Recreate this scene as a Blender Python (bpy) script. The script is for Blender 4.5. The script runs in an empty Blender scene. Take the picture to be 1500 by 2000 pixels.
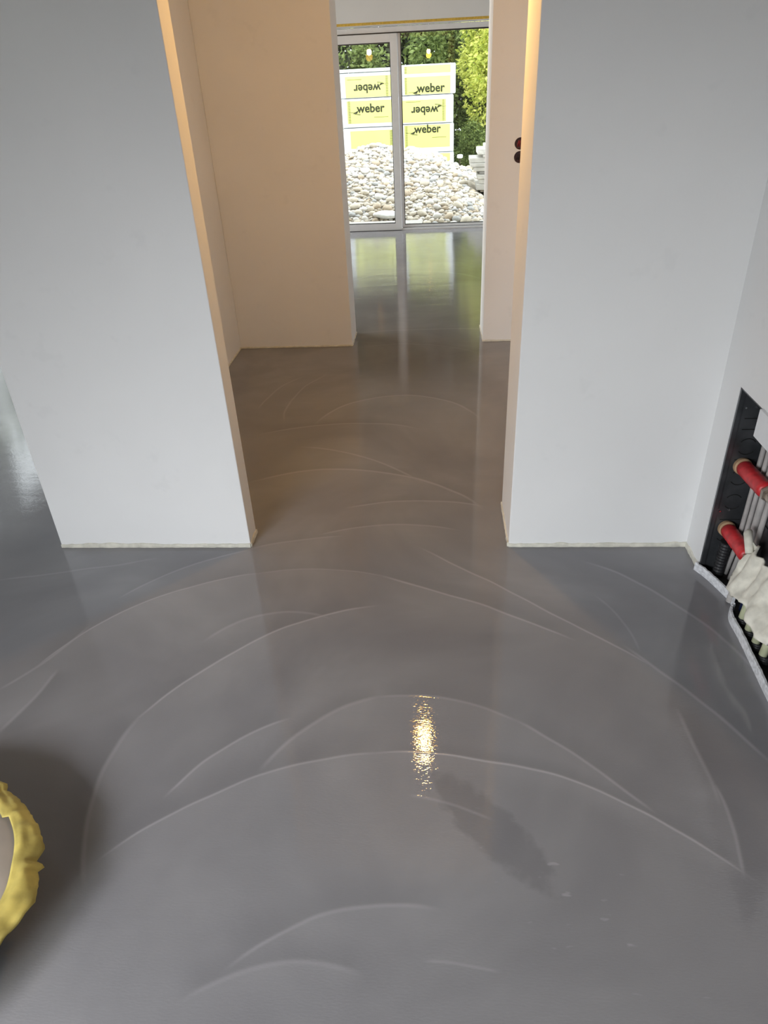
import bpy, bmesh, math, random
from mathutils import Vector, Matrix, noise
S = bpy.context.scene
C = S.collection
PI = math.pi

# ------------------------------------------------------------------ camera, light, exposure
S.view_settings.view_transform = 'Standard'; S.view_settings.look = 'None'
S.view_settings.gamma = 1.0; S.view_settings.exposure = 0.0; S.view_settings.use_curve_mapping = False
PITCH, ROLL, YAW, FPX, CAMH = 0.55462, -0.05042, -0.08567, 1374.08, 1.65
cam = bpy.data.cameras.new('camera'); co = bpy.data.objects.new('camera', cam); C.objects.link(co); S.camera = co
fw = Vector((math.sin(YAW), math.cos(YAW), 0)); rt = Vector((math.cos(YAW), -math.sin(YAW), 0)); up = Vector((0, 0, 1))
f2 = fw * math.cos(PITCH) - up * math.sin(PITCH); u2 = up * math.cos(PITCH) + fw * math.sin(PITCH)
r3 = rt * math.cos(ROLL) + u2 * math.sin(ROLL); u3 = u2 * math.cos(ROLL) - rt * math.sin(ROLL)
M = Matrix((r3, u3, -f2)).transposed().to_4x4(); M.translation = Vector((0, 0, CAMH)); co.matrix_world = M
cam.sensor_fit = 'VERTICAL'; cam.sensor_height = 24; cam.sensor_width = 18
cam.lens = FPX / 2000 * 24; cam.clip_start = .02

SKY = 4.4; BACK_FILL = 44; WINDOW_SIDE = 150; BULB = 9.0
w = bpy.data.worlds.new('sky'); S.world = w; w.use_nodes = True
bgn = w.node_tree.nodes['Background']; bgn.inputs[0].default_value = (.93, .94, 1, 1); bgn.inputs[1].default_value = SKY

def area(name, loc, rot, sx, sy, power, col):
    l = bpy.data.lights.new(name, 'AREA'); l.shape = 'RECTANGLE'; l.size = sx; l.size_y = sy; l.energy = power; l.color = col
    o = bpy.data.objects.new(name, l); o.location = loc; o.rotation_euler = rot; C.objects.link(o); return o
# added area lights for daylight: unseen opening behind the camera, left window
db = area('daylight_back_fill', (-1.9, -1.80, 1.72), (PI/2-math.radians(34), 0, math.radians(-34)), 1.85, .8, BACK_FILL, (.95, .95, 1)); db.data.spread = math.radians(80)  # tilted, narrowed lamp added to brighten the lower walls more than the tops
ds = area('daylight_side', (-4.62, 6.0, 1.15), (0, -PI/2, 0), 2.1, 5.4, WINDOW_SIDE, (.93, .94, 1)); ds.data.spread = math.radians(105)

# ------------------------------------------------------------------ materials
def new_mat(name):
    m = bpy.data.materials.new(name); m.use_nodes = True
    nt = m.node_tree; return m, nt, nt.nodes['Principled BSDF']
class N:
    def __init__(s, nt): s.nt = nt
    def n(s, t, **k):
        x = s.nt.nodes.new(t)
        for a, b in k.items(): setattr(x, a, b)
        return x
    def set(s, sock, v):
        if hasattr(v, 'is_output') or isinstance(v, bpy.types.NodeSocket): s.nt.links.new(v, sock)
        else: sock.default_value = v
    def math(s, op, a, b=0.0, c=None, clamp=False):
        x = s.n('ShaderNodeMath', operation=op, use_clamp=clamp); s.set(x.inputs[0], a); s.set(x.inputs[1], b)
        if c is not None: s.set(x.inputs[2], c)
        return x.outputs[0]
    def vmath(s, op, a, b):
        x = s.n('ShaderNodeVectorMath', operation=op); s.set(x.inputs[0], a); s.set(x.inputs[1], b); return x
    def noise(s, vec, scale, detail=3, rough=.5, dist=0):
        x = s.n('ShaderNodeTexNoise'); s.nt.links.new(vec, x.inputs['Vector']); x.inputs['Scale'].default_value = scale
        x.inputs['Detail'].default_value = detail; x.inputs['Roughness'].default_value = rough; x.inputs['Distortion'].default_value = dist
        return x.outputs[0]
    def ramp(s, f, a, b, c0=0.0, c1=1.0):
        x = s.n('ShaderNodeMapRange', interpolation_type='SMOOTHSTEP'); s.set(x.inputs[0], f)
        for i, v in enumerate((a, b, c0, c1)): s.set(x.inputs[i + 1], v)
        return x.outputs[0]
    def mix(s, f, a, b):
        x = s.n('ShaderNodeMix', data_type='RGBA'); s.set(x.inputs[0], f); s.set(x.inputs[6], a); s.set(x.inputs[7], b); return x.outputs[2]
    def bump(s, h, strength, dist, normal=None):
        x = s.n('ShaderNodeBump'); s.nt.links.new(h, x.inputs['Height']); x.inputs['Strength'].default_value = strength
        x.inputs['Distance'].default_value = dist
        if normal: s.nt.links.new(normal, x.inputs['Normal'])
        return x.outputs[0]

def simple(name, col, rough=.6, metal=0, var=.1, scale=20, bump=0, spec=.5, sub=None):
    m, nt, p = new_mat(name); g = N(nt)
    tc = g.n('ShaderNodeTexCoord').outputs['Object']
    nz = g.noise(tc, scale, 4)
    a = tuple(c * (1 - var) for c in col) + (1,); b = tuple(min(1, c * (1 + var)) for c in col) + (1,)
    nt.links.new(g.mix(g.ramp(nz, .3, .7), a, b), p.inputs['Base Color'])
    p.inputs['Roughness'].default_value = rough; p.inputs['Metallic'].default_value = metal
    p.inputs['Specular IOR Level'].default_value = spec
    if bump: nt.links.new(g.bump(nz, .5, bump), p.inputs['Normal'])
    return m

def plaster(name, col):
    m, nt, p = new_mat(name); g = N(nt)
    pos = g.n('ShaderNodeNewGeometry').outputs['Position']
    big = g.noise(pos, 1.6, 3, .5); fine = g.noise(pos, 160, 2, .5); mid = g.noise(pos, 9, 3, .6)
    c = g.mix(g.ramp(big, .35, .7), tuple(x * .965 for x in col) + (1,), col + (1,))
    # faint smudges of dried primer
    sm = g.math('MULTIPLY', g.ramp(mid, .62, .74), .07)
    c = g.mix(sm, c, (.45, .46, .47, 1))
    nt.links.new(c, p.inputs['Base Color']); p.inputs['Roughness'].default_value = .85
    p.inputs['Specular IOR Level'].default_value = .25
    nt.links.new(g.bump(fine, .25, .0006, g.bump(mid, .3, .002)), p.inputs['Normal'])
    return m

def circ(p1, p2, p3):
    ax, ay = p1; bx, by = p2; cx, cy = p3
    d = 2 * (ax*(by-cy) + bx*(cy-ay) + cx*(ay-by))
    ux = ((ax*ax+ay*ay)*(by-cy) + (bx*bx+by*by)*(cy-ay) + (cx*cx+cy*cy)*(ay-by)) / d
    uy = ((ax*ax+ay*ay)*(cx-bx) + (bx*bx+by*by)*(ax-cx) + (cx*cx+cy*cy)*(bx-ax)) / d
    return ux, uy, math.hypot(ax-ux, ay-uy)

# trowel sweeps in the fresh screed: three floor points (metres), ridge width, ridge strength, inner band width, band strength
SWEEPS = [
 ((-1.3464, 1.6779), (-1.1075, 2.0058), (-0.7071, 2.1918), 0.006, 0.3, 0.1, 0.1),
 ((-0.7071, 2.1918), (-0.4057, 2.226), (-0.2, 2.183), 0.005, 0.16, 0.08, 0.06),
 ((-0.2, 2.183), (0.1379, 2.023), (0.4492, 1.8392), 0.008, 0.34, 0.1, 0.08),
 ((-1.4243, 1.571), (-1.3464, 1.6779), (-1.2602, 1.8742), 0.01, 0.18, 0, 0),
 ((-0.8617, 0.9435), (-0.9421, 1.2046), (-0.919, 1.4625), 0.012, 0.14, 0.1, 0.12),
 ((-0.919, 1.4625), (-0.7, 1.7489), (-0.2361, 1.997), 0.007, 0.36, 0.14, 0.1),
 ((-1.1945, 2.0512), (-1.0768, 2.181), (-0.7845, 2.3499), 0.007, 0.22, 0.06, 0.05),
 ((-1.7426, 2.1557), (-1.4895, 2.2074), (-1.1582, 2.2957), 0.008, 0.16, 0, 0),
 ((-0.7413, 1.1937), (-0.6872, 1.2792), (-0.4541, 1.462), 0.007, 0.26, 0.1, 0.1),
 ((-0.4958, 1.2841), (-0.4191, 1.3946), (-0.1793, 1.5605), 0.012, 0.16, 0.07, 0.1),
 ((-0.1793, 1.5605), (-0.0272, 1.5654), (0.2396, 1.4667), 0.008, 0.16, 0.1, 0.07),
 ((-0.8384, 1.0043), (-0.632, 1.1886), (-0.165, 1.3416), 0.006, 0.26, 0.13, 0.1),
 ((-0.165, 1.3416), (0.3118, 1.2844), (0.7278, 1.0225), 0.006, 0.4, 0.05, 0.1),
 ((-0.0429, 2.3557), (0.3253, 2.0448), (0.6959, 1.7085), 0.007, 0.32, 0.06, 0.05),
 ((0.6342, 1.7911), (0.805, 1.5478), (0.9123, 1.3452), 0.01, 0.24, 0.08, 0.05),
 ((0.5965, 2.2674), (0.8929, 1.9631), (1.0168, 1.614), 0.01, 0.2, 0.06, 0.05),
 ((0.5861, 2.0611), (0.6435, 1.9473), (0.6729, 1.7794), 0.008, 0.12, 0, 0),
 ((0.2396, 1.4667), (0.3849, 1.3496), (0.5596, 1.1805), 0.008, 0.22, 0.09, 0.08),
 ((0.7425, 1.2663), (0.7455, 1.1235), (0.7291, 1.0099), 0.008, 0.2, 0.08, 0.1),
 ((0.7236, 1.526), (0.7395, 1.3409), (0.7349, 1.2036), 0.01, 0.14, 0.08, 0.08),
 ((-0.5308, 0.69), (-0.4493, 0.7401), (-0.1711, 0.7561), 0.01, 0.1, 0.08, 0.08),
 ((-0.4543, 0.7605), (-0.2998, 0.8653), (-0.0051, 0.9051), 0.008, 0.16, 0.1, 0.08),
 ((-0.0278, 0.7959), (0.0503, 0.7905), (0.1322, 0.7762), 0.006, 0.14, 0, 0),
 ((-0.073, 1.2042), (0.0364, 1.1838), (0.1413, 1.1414), 0.008, 0.16, 0, 0),
 ((-0.8069, 1.8116), (-0.617, 1.9507), (-0.3883, 1.9299), 0.01, 0.14, 0.06, 0.06),
 ((-1.3277, 1.3936), (-1.3107, 1.4544), (-1.2724, 1.6549), 0.012, 0.16, 0.1, 0.1),
 ((-0.6675, 3.6317), (-0.1917, 3.9848), (0.2411, 3.6759), 0.012, 0.22, 0.1, 0.05),
 ((-0.8811, 2.9484), (-0.3761, 3.0534), (0.1961, 2.7059), 0.012, 0.22, 0.1, 0.05),
 ((-0.7022, 3.2978), (-0.3374, 3.1783), (-0.0904, 2.9549), 0.01, 0.22, 0, 0),
 ((-0.9429, 3.4795), (-0.4247, 3.5959), (-0.1019, 3.5249), 0.01, 0.18, 0.1, 0.04),
 ((-1.041, 3.8339), (-1.0068, 4.0703), (-0.8666, 4.3246), 0.01, 0.16, 0, 0),
 ((-0.8593, 3.6664), (-0.8547, 4.0304), (-0.7186, 4.3535), 0.01, 0.16, 0, 0),
 ((-0.3858, 2.6947), (-0.07, 2.7492), (0.2052, 2.7058), 0.01, 0.2, 0.08, 0.05),
 ((-0.4871, 2.4784), (-0.1993, 2.5446), (0.0814, 2.5028), 0.008, 0.18, 0.08, 0.05),
 ((-0.7619, 2.3647), (-0.6252, 2.4208), (-0.4038, 2.4623), 0.008, 0.16, 0.06, 0.05),
 ((-0.5435, 4.8787), (-0.2525, 4.9486), (0.3036, 4.7156), 0.012, 0.1, 0, 0),
 ((-0.7702, 6.8442), (-0.2406, 7.1464), (0.439, 6.7605), 0.03, 0.12, 0, 0),
 ((-0.5755, 5.2332), (-0.2265, 5.269), (0.3526, 5.2614), 0.02, 0.14, 0, 0),
]

def screed():
    m, nt, p = new_mat('wet_grey_screed'); g = N(nt)
    pos = g.n('ShaderNodeNewGeometry').outputs['Position']
    wob = g.noise(pos, 2.2, 2); 
    total = None; band_total = None; dark_total = None
    for (p1, p2, p3, wd, st, bw, bs) in SWEEPS:
        cx, cy, R = circ(p1, p2, p3)
        am = math.atan2(p2[1]-cy, p2[0]-cx)
        def dang(q):
            a = math.atan2(q[1]-cy, q[0]-cx) - am
            return (a + PI) % (2*PI) - PI
        a1, a3 = dang(p1), dang(p3)
        if a1 > a3: a1, a3 = a3, a1
        mid = am + (a1 + a3) / 2; half = (a3 - a1) / 2
        v = g.vmath('SUBTRACT', pos, (cx, cy, 0)).outputs[0]
        r = g.vmath('LENGTH', v, (0, 0, 0)).outputs['Value']
        dt = g.vmath('DOT_PRODUCT', v, (math.cos(mid), math.sin(mid), 0)).outputs['Value']
        ca = g.math('DIVIDE', dt, r)
        am_ = g.ramp(ca, math.cos(min(PI, half * 1.12)), math.cos(half * .72))
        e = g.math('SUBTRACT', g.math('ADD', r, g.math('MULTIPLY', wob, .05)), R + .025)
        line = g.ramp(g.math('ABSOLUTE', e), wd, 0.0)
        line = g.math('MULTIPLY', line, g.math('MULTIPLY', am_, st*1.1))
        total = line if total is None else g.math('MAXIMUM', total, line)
        if bs:
            # smear left on the inner side of the ridge, fading inwards
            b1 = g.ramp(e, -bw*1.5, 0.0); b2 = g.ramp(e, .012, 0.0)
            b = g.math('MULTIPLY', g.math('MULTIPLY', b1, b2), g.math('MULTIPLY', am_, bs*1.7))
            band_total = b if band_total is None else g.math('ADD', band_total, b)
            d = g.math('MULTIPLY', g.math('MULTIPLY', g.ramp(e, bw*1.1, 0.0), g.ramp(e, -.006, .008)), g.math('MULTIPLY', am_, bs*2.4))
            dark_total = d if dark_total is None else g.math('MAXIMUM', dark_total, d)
    patch = g.noise(pos, 1.3, 4, .55, .6); grain = g.noise(pos, 420, 2, .6); streak_map = g.n('ShaderNodeMapping'); streak_map.inputs['Scale'].default_value = (1.5, 9, 1)
    nt.links.new(pos, streak_map.inputs['Vector']); streak = g.noise(streak_map.outputs[0], 2.4, 4, .6, .4)
    streak = g.math('MULTIPLY', streak, g.ramp(patch, .4, .65))
    base = g.mix(g.ramp(patch, .3, .72), (.185, .183, .196, 1), (.25, .248, .26, 1))
    base = g.mix(g.math('MULTIPLY', g.ramp(streak, .25, .6), .22), base, (.27, .265, .275, 1))
    base = g.mix(g.math('MULTIPLY', g.ramp(grain, .35, .7), .16), base, (.25, .25, .26, 1))
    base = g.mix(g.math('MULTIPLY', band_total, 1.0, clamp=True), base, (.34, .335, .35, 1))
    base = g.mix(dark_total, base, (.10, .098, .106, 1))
    # smooth wet patch and small pulled specks left by the trowel
    ma = g.n('ShaderNodeMapping', vector_type='TEXTURE'); ma.inputs['Location'].default_value = (.135, 1.12, 0); ma.inputs['Rotation'].default_value = (0, 0, -.85); ma.inputs['Scale'].default_value = (.22, .065, 1)
    nt.links.new(pos, ma.inputs['Vector']); pl = g.vmath('LENGTH', ma.outputs[0], (0, 0, 0)).outputs['Value']
    pw = g.math('ADD', pl, g.math('MULTIPLY', g.noise(pos, 22, 3), .9))
    base = g.mix(g.ramp(pw, 1.55, 1.2, 0.0, .42), base, (.115, .113, .122, 1))
    mb = g.n('ShaderNodeMapping'); mb.inputs['Rotation'].default_value = (0, 0, .5); mb.inputs['Scale'].default_value = (16, 48, 1); nt.links.new(pos, mb.inputs['Vector'])
    sp = g.ramp(g.noise(mb.outputs[0], 1, 2, .5), .66, .74)
    mc = g.n('ShaderNodeMapping', vector_type='TEXTURE'); mc.inputs['Location'].default_value = (.32, .93, 0); mc.inputs['Rotation'].default_value = (0, 0, -.75); mc.inputs['Scale'].default_value = (.42, .16, 1)
    nt.links.new(pos, mc.inputs['Vector']); sl = g.vmath('LENGTH', mc.outputs[0], (0, 0, 0)).outputs['Value']
    base = g.mix(g.math('MULTIPLY', sp, g.ramp(sl, 1.0, .6, 0.0, .35)), base, (.42, .42, .44, 1))
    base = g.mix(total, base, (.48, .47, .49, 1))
    nt.links.new(base, p.inputs['Base Color'])
    p.inputs['IOR'].default_value = 1.5
    rg = g.math('ADD', g.ramp(patch, .3, .75, .010, .026), g.math('MULTIPLY', total, .25)); nt.links.new(rg, p.inputs['Roughness'])
    # fine brushed ripples lying across the room, and slow waviness of the self-levelled skin
    mp = g.n('ShaderNodeMapping'); mp.inputs['Scale'].default_value = (80, 260, 1); nt.links.new(pos, mp.inputs['Vector'])
    ripple = g.noise(mp.outputs[0], 1, 1.5, .5)
    mp2 = g.n('ShaderNodeMapping'); mp2.inputs['Scale'].default_value = (1.2, 5.5, 1); nt.links.new(pos, mp2.inputs['Vector'])
    slow = g.noise(mp2.outputs[0], 1.2, 3, .55, .5)
    n1 = g.bump(slow, .5, .0020)
    n2 = g.bump(ripple, .6, .0003, n1)
    n3 = g.bump(total, .6, .0012, n2)
    nt.links.new(n3, p.inputs['Normal'])
    return m

MP = plaster('white_primed_plaster', (.80, .80, .80))
MCREAM = simple('cream_edge_foam', (.66, .64, .56), .9, var=.12, scale=25, bump=.003)
MFLOOR = screed()
MFRAME = simple('white_window_frame', (.74, .75, .77), .35, var=.02)
MGASK = simple('black_gasket', (.02, .02, .022), .5)
MTAPE = simple('yellow_masking_tape', (.66, .43, .07), .55, var=.12, scale=60, bump=.001)
MSTEEL = simple('dark_galvanised_steel', (.085, .09, .098), .3, metal=.6, var=.3, scale=9, bump=.0008)
MRED = simple('red_insulation_sleeve', (.52, .022, .028), .42, var=.25, scale=30, bump=.002)
MDISC = simple('beige_end_disc', (.48, .32, .19), .6, var=.12, scale=50)
MBRASS = simple('nickel_brass', (.42, .36, .30), .35, metal=.8, var=.2, scale=40)
MPIPE = simple('grey_white_plastic', (.40, .38, .37), .5, var=.1)
MLINER = simple('white_board', (.72, .73, .75), .6, var=.03)
MWRAP = simple('crumpled_white_wrap', (.70, .68, .60), .8, var=.12, scale=30, bump=.0015)
MSTUB = simple('yellowish_plastic_pipe', (.52, .54, .36), .4, var=.12)
MBLACK = simple('black_rubber', (.012, .012, .014), .6, var=.3)
MCURB = simple('grey_foam_strip', (.62, .63, .66), .85, var=.18, scale=70, bump=.002)
MSOCK = simple('dark_red_plastic', (.06, .010, .006), .4, var=.4, scale=60)
MSLOT = simple('slot_black', (.004, .004, .004), .8)
MSCREW = simple('zinc_screw', (.8, .82, .85), .2, metal=1)
MYEL = simple('yellow_paper_tape', (.50, .40, .10), .7, var=.28, scale=14, bump=.004)
MDOME = simple('beige_paper_cover', (.44, .39, .34), .75, var=.12, scale=5, bump=.004)
MTUB = simple('black_plastic_tub', (.015, .015, .016), .5, var=.2)
MWHITEFILM = simple('white_plastic_film', (.84, .88, .93), .35, var=.04, scale=5, bump=.004)
MLABEL = simple('pale_yellow_print', (.84, .88, .28), .4, var=.03, scale=4)
MINK = simple('black_ink', (.03, .035, .012), .5)
MINK2 = simple('grey_ink', (.20, .22, .05), .5)
MSOIL = simple('gravelly_soil', (.36, .32, .26), .95, var=.35, scale=14, bump=.02)
MGRASS = simple('green_ground_cover', (.07, .13, .03), .9, var=.5, scale=6, bump=.05)
MSLAB = simple('pale_concrete_slab', (.55, .53, .49), .85, var=.12, scale=9, bump=.003)
MBARK = simple('brown_bark', (.08, .06, .045), .9, var=.4, scale=12, bump=.02)
MCEIL = simple('ceiling_plaster', (.24, .23, .21), .9, var=.02)
MRENDER = simple('outside_render', (.55, .54, .52), .9, var=.05)
STONES = [simple('stone_white', (.72, .70, .66), .8, var=.12, scale=25, bump=.003), simple('stone_cream', (.62, .56, .46), .8, var=.15, scale=25, bump=.003),
          simple('stone_tan', (.52, .43, .32), .8, var=.2, scale=25, bump=.003), simple('stone_grey', (.42, .42, .41), .8, var=.2, scale=25, bump=.003)]
def leafmat(name, a, b, tr=.35):
    m, nt, p = new_mat(name); g = N(nt)
    oi = g.n('ShaderNodeNewGeometry'); nz = g.noise(oi.outputs['Position'], 2.2, 3)
    r = g.math('ADD', g.math('MULTIPLY', oi.outputs['Random Per Island'], .6), g.math('MULTIPLY', nz, .5))
    c = g.mix(g.ramp(r, .2, .85), a + (1,), b + (1,)); nt.links.new(c, p.inputs['Base Color'])
    p.inputs['Roughness'].default_value = .55; p.inputs['Specular IOR Level'].default_value = .3
    tl = g.n('ShaderNodeBsdfTranslucent'); nt.links.new(c, tl.inputs[0]); mx = g.n('ShaderNodeMixShader'); mx.inputs[0].default_value = tr
    nt.links.new(p.outputs[0], mx.inputs[1]); nt.links.new(tl.outputs[0], mx.inputs[2])
    nt.links.new(mx.outputs[0], nt.nodes['Material Output'].inputs[0]); return m
MLEAFD = leafmat('dark_green_leaf', (.045, .056, .032), (.13, .155, .085))
MLEAFM = leafmat('mid_green_leaf', (.10, .15, .04), (.32, .40, .13))
MLEAFY = leafmat('yellow_green_leaf', (.40, .48, .08), (.92, .92, .28), .45)
MLEAFR = leafmat('reddish_leaf', (.45, .20, .10), (.65, .35, .20), .45)
def glass():
    m, nt, p = new_mat('clear_pane_glass'); g = N(nt); nt.nodes.remove(p)
    t = g.n('ShaderNodeBsdfTransparent'); t.inputs[0].default_value = (.93, .96, .94, 1)
    gl = g.n('ShaderNodeBsdfGlossy'); gl.inputs['Roughness'].default_value = 0.004
    fr = g.n('ShaderNodeFresnel'); fr.inputs[0].default_value = 1.5
    front = g.math('SUBTRACT', 1.0, g.n('ShaderNodeNewGeometry').outputs['Backfacing']); fac = g.math('MULTIPLY', fr.outputs[0], front)
    mx = g.n('ShaderNodeMixShader'); nt.links.new(fac, mx.inputs[0]); nt.links.new(t.outputs[0], mx.inputs[1]); nt.links.new(gl.outputs[0], mx.inputs[2])
    nt.links.new(mx.outputs[0], nt.nodes['Material Output'].inputs[0]); return m
MGLASS = glass()
def emit(name, col, s):
    m, nt, p = new_mat(name); p.inputs['Emission Color'].default_value = col + (1,); p.inputs['Emission Strength'].default_value = s
    p.inputs['Base Color'].default_value = (.9, .9, .9, 1); return m
MBULB = emit('lit_bulb', (1, .56, .20), 420)

# ------------------------------------------------------------------ mesh helpers
def box(bm, x0, x1, y0, y1, z0, z1, mtx=None):
    vs = [bm.verts.new(Vector((x, y, z)) if mtx is None else mtx @ Vector((x, y, z))) for x in (x0, x1) for y in (y0, y1) for z in (z0, z1)]
    for f in ((0,1,3,2), (4,6,7,5), (0,4,5,1), (2,3,7,6), (0,2,6,4), (1,5,7,3)): bm.faces.new([vs[i] for i in f])
    return vs
def ring(bm, c, a, b, r, n): return [bm.verts.new(c + a * math.cos(2*PI*i/n) * r + b * math.sin(2*PI*i/n) * r) for i in range(n)]
def tube(bm, pts, rad, n=16, cap=True):
    pts = [Vector(p) for p in pts]; rad = rad if isinstance(rad, (list, tuple)) else [rad] * len(pts); rs = []
    prev = None
    for i, p in enumerate(pts):
        t = (pts[min(i+1, len(pts)-1)] - pts[max(i-1, 0)]).normalized()
        ref = prev if prev is not None else (Vector((0, 0, 1)) if abs(t.z) < .9 else Vector((1, 0, 0)))
        a = (ref - t * ref.dot(t)).normalized(); b = t.cross(a); prev = a
        rs.append(ring(bm, p, a, b, rad[i], n))
    for k in range(len(rs)-1):
        for i in range(n): bm.faces.new((rs[k][i], rs[k][(i+1) % n], rs[k+1][(i+1) % n], rs[k+1][i]))
    if cap: bm.faces.new(rs[0][::-1]); bm.faces.new(rs[-1])
def link(name, bm, mats, parent=None, smooth=False, bevel=0):
    bmesh.ops.recalc_face_normals(bm, faces=bm.faces)
    me = bpy.data.meshes.new(name); bm.to_mesh(me); bm.free()
    for m in (mats if isinstance(mats, list) else [mats]): me.materials.append(m)
    if smooth:
        for p in me.polygons: p.use_smooth = True
    o = bpy.data.objects.new(name, me); C.objects.link(o)
    if parent:
        o.parent = parent; o.matrix_parent_inverse = Matrix.Translation(-parent.location)
    if bevel:
        b = o.modifiers.new('bevel', 'BEVEL'); b.width = bevel; b.segments = 2; b.limit_method = 'ANGLE'
    return o
def thing(name, label, cat, loc, group=None):
    o = bpy.data.objects.new(name, None); o.empty_display_size = .1; o.location = loc; C.objects.link(o); return tag(o, label, cat, group)
def tag(o, label, cat, group=None, kind=None):
    if label: o['label'] = label
    if cat: o['category'] = cat
    if group: o['group'] = group
    if kind: o['kind'] = kind
    return o
def struct(name, o=None, label=None): o['kind'] = 'structure'; o['label'] = label or name.replace('_', ' '); return o
def sbox(name, dims, mat, label, bevel=0):
    bm = bmesh.new(); dims = dims if isinstance(dims[0], (tuple, list)) else [dims]
    for d in dims: box(bm, *d)
    return struct(name, link(name, bm, mat, bevel=bevel), label)
def bolt(name, bm, mat, parent, **k): return link(name, bm, mat, parent, **k)

# ------------------------------------------------------------------ key dimensions
Y1, XA, XB, XC, XD, TL, TR = 2.382, -1.588, -.769, .296, .998, .106, .326
Y2, XE, XF, XG, TM, Y2R, TN = 4.925, -1.41, -.590, .3465, .304, 4.964, .358
YW, XM, H = 9.325, -.396, 2.5
XL, YB = -4.5, -1.7

# ------------------------------------------------------------------ structure
bm = bmesh.new()
box(bm, XL-.15, XD+.15, YB-.12, Y1+.02, -.10, 0)
box(bm, XL-.15, 3.2, Y1+.02, YW+.03, -.10, 0)
sfl = link('floor', bm, MFLOOR); struct('floor', sfl, 'wet grey self-levelling screed floor with arcs left by the trowel')
sbox('ceiling', (XL-.2, 3.4, YB-.2, YW+.25, H, H+.25), MCEIL, 'bare grey ceiling')
sbox('wall_front_left', (XA, XB, Y1, Y1+TL, 0, H), MP, 'white wall panel left of the opening', .003)
sbox('wall_hall_left', (XA, XE, Y1+TL, Y2+TM, 0, H), MP, 'left side wall of the hallway')
sbox('wall_front_right', (XC, XD+.15, Y1, Y1+TR, 0, H), MP, 'white wall panel right of the opening', .003)
sbox('wall_mid_left', (XE, XF, Y2, Y2+TM, 0, H), MP, 'wall at the end of the hallway, left of the passage', .003)
sbox('wall_hall_right', (1.55, 1.65, Y1+TR, Y2R+TN, 0, H), MP, 'right side wall of the hallway')
# passage headers above the openings
sbox('wall_header_front', (XB, XC, Y1, Y1+TL, 2.26, H), MP, 'header over the front opening')
sbox('wall_header_mid', (XF, XG, Y2+.02, Y2+TM, 2.42, H), MP, 'header over the passage')
sbox('wall_far_right', (3.05, 3.2, Y2R+TN, YW, 0, H), MP, 'right wall of the far room')
sbox('wall_far_near', (1.65, 3.05, Y2R, Y2R+TN, 0, H), MP, 'wall beside the passage in the far room')
# right wall with the cabinet recess, y 1.30 .. 2.26, z 0 .. .735
CY0, CY1, CZ = 1.28, 2.235, .737
sbox('wall_right', [(XD, XD+.15, YB, CY0, 0, H), (XD, XD+.15, CY1, Y1, 0, H), (XD, XD+.15, CY0, CY1, CZ, H)], MP, 'white right wall with manifold recess')
sbox('wall_back', [(XL, -2.9, YB-.15, YB, 0, H), (-.9, XD+.15, YB-.15, YB, 0, H), (-2.9, -.9, YB-.15, YB, 2.15, H)], MP, 'wall behind')
sbox('wall_left', [(XL-.15, XL, YB-.15, 3.2, 0, H), (XL-.15, XL, 8.8, YW+.2, 0, H), (XL-.15, XL, 3.2, 8.8, 2.25, H)], MP, 'left outer wall with a wide window')
FX0, FX1, FZ = -1.75, 1.35, 2.106
sbox('wall_far', [(XL, FX0, YW, YW+.2, 0, H), (FX1, 3.2, YW, YW+.2, 0, H), (FX0, FX1, YW, YW+.2, FZ+.012, H)], MP, 'grey wall around the garden door')

# mid right wall with two real holes for the switch boxes
def wall_with_holes(name, dims, holes, mat):
    bm = bmesh.new(); box(bm, *dims); me = bpy.data.meshes.new('t'); bm.to_mesh(me); bm.free()
    o = bpy.data.objects.new('t', me); C.objects.link(o); cut = []
    for (x, z, r) in holes:
        b = bmesh.new(); tube(b, [(x, dims[2]-.02, z), (x, dims[2]+.045, z)], r, 40); bmesh.ops.recalc_face_normals(b, faces=b.faces)
        m2 = bpy.data.meshes.new('c'); b.to_mesh(m2); b.free(); c = bpy.data.objects.new('c', m2); C.objects.link(c); cut.append(c)
        md = o.modifiers.new('b', 'BOOLEAN'); md.object = c; md.operation = 'DIFFERENCE'; md.solver = 'EXACT'
    bpy.context.view_layer.update()
    ev = o.evaluated_get(bpy.context.evaluated_depsgraph_get()); res = bpy.data.meshes.new_from_object(ev)
    for c in cut: bpy.data.objects.remove(c)
    bpy.data.objects.remove(o); res.name = name; res.materials.clear(); res.materials.append(mat)
    r = bpy.data.objects.new(name, res); C.objects.link(r); return struct(name, r, 'wall at the end of the hallway, right of the passage')
SX, SZ = .538, (1.256, 1.180)
wall_with_holes('wall_mid_right', (XG, 1.6, Y2R, Y2R+TN, 0, H), [(SX, z, .034) for z in SZ], MP)

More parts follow.
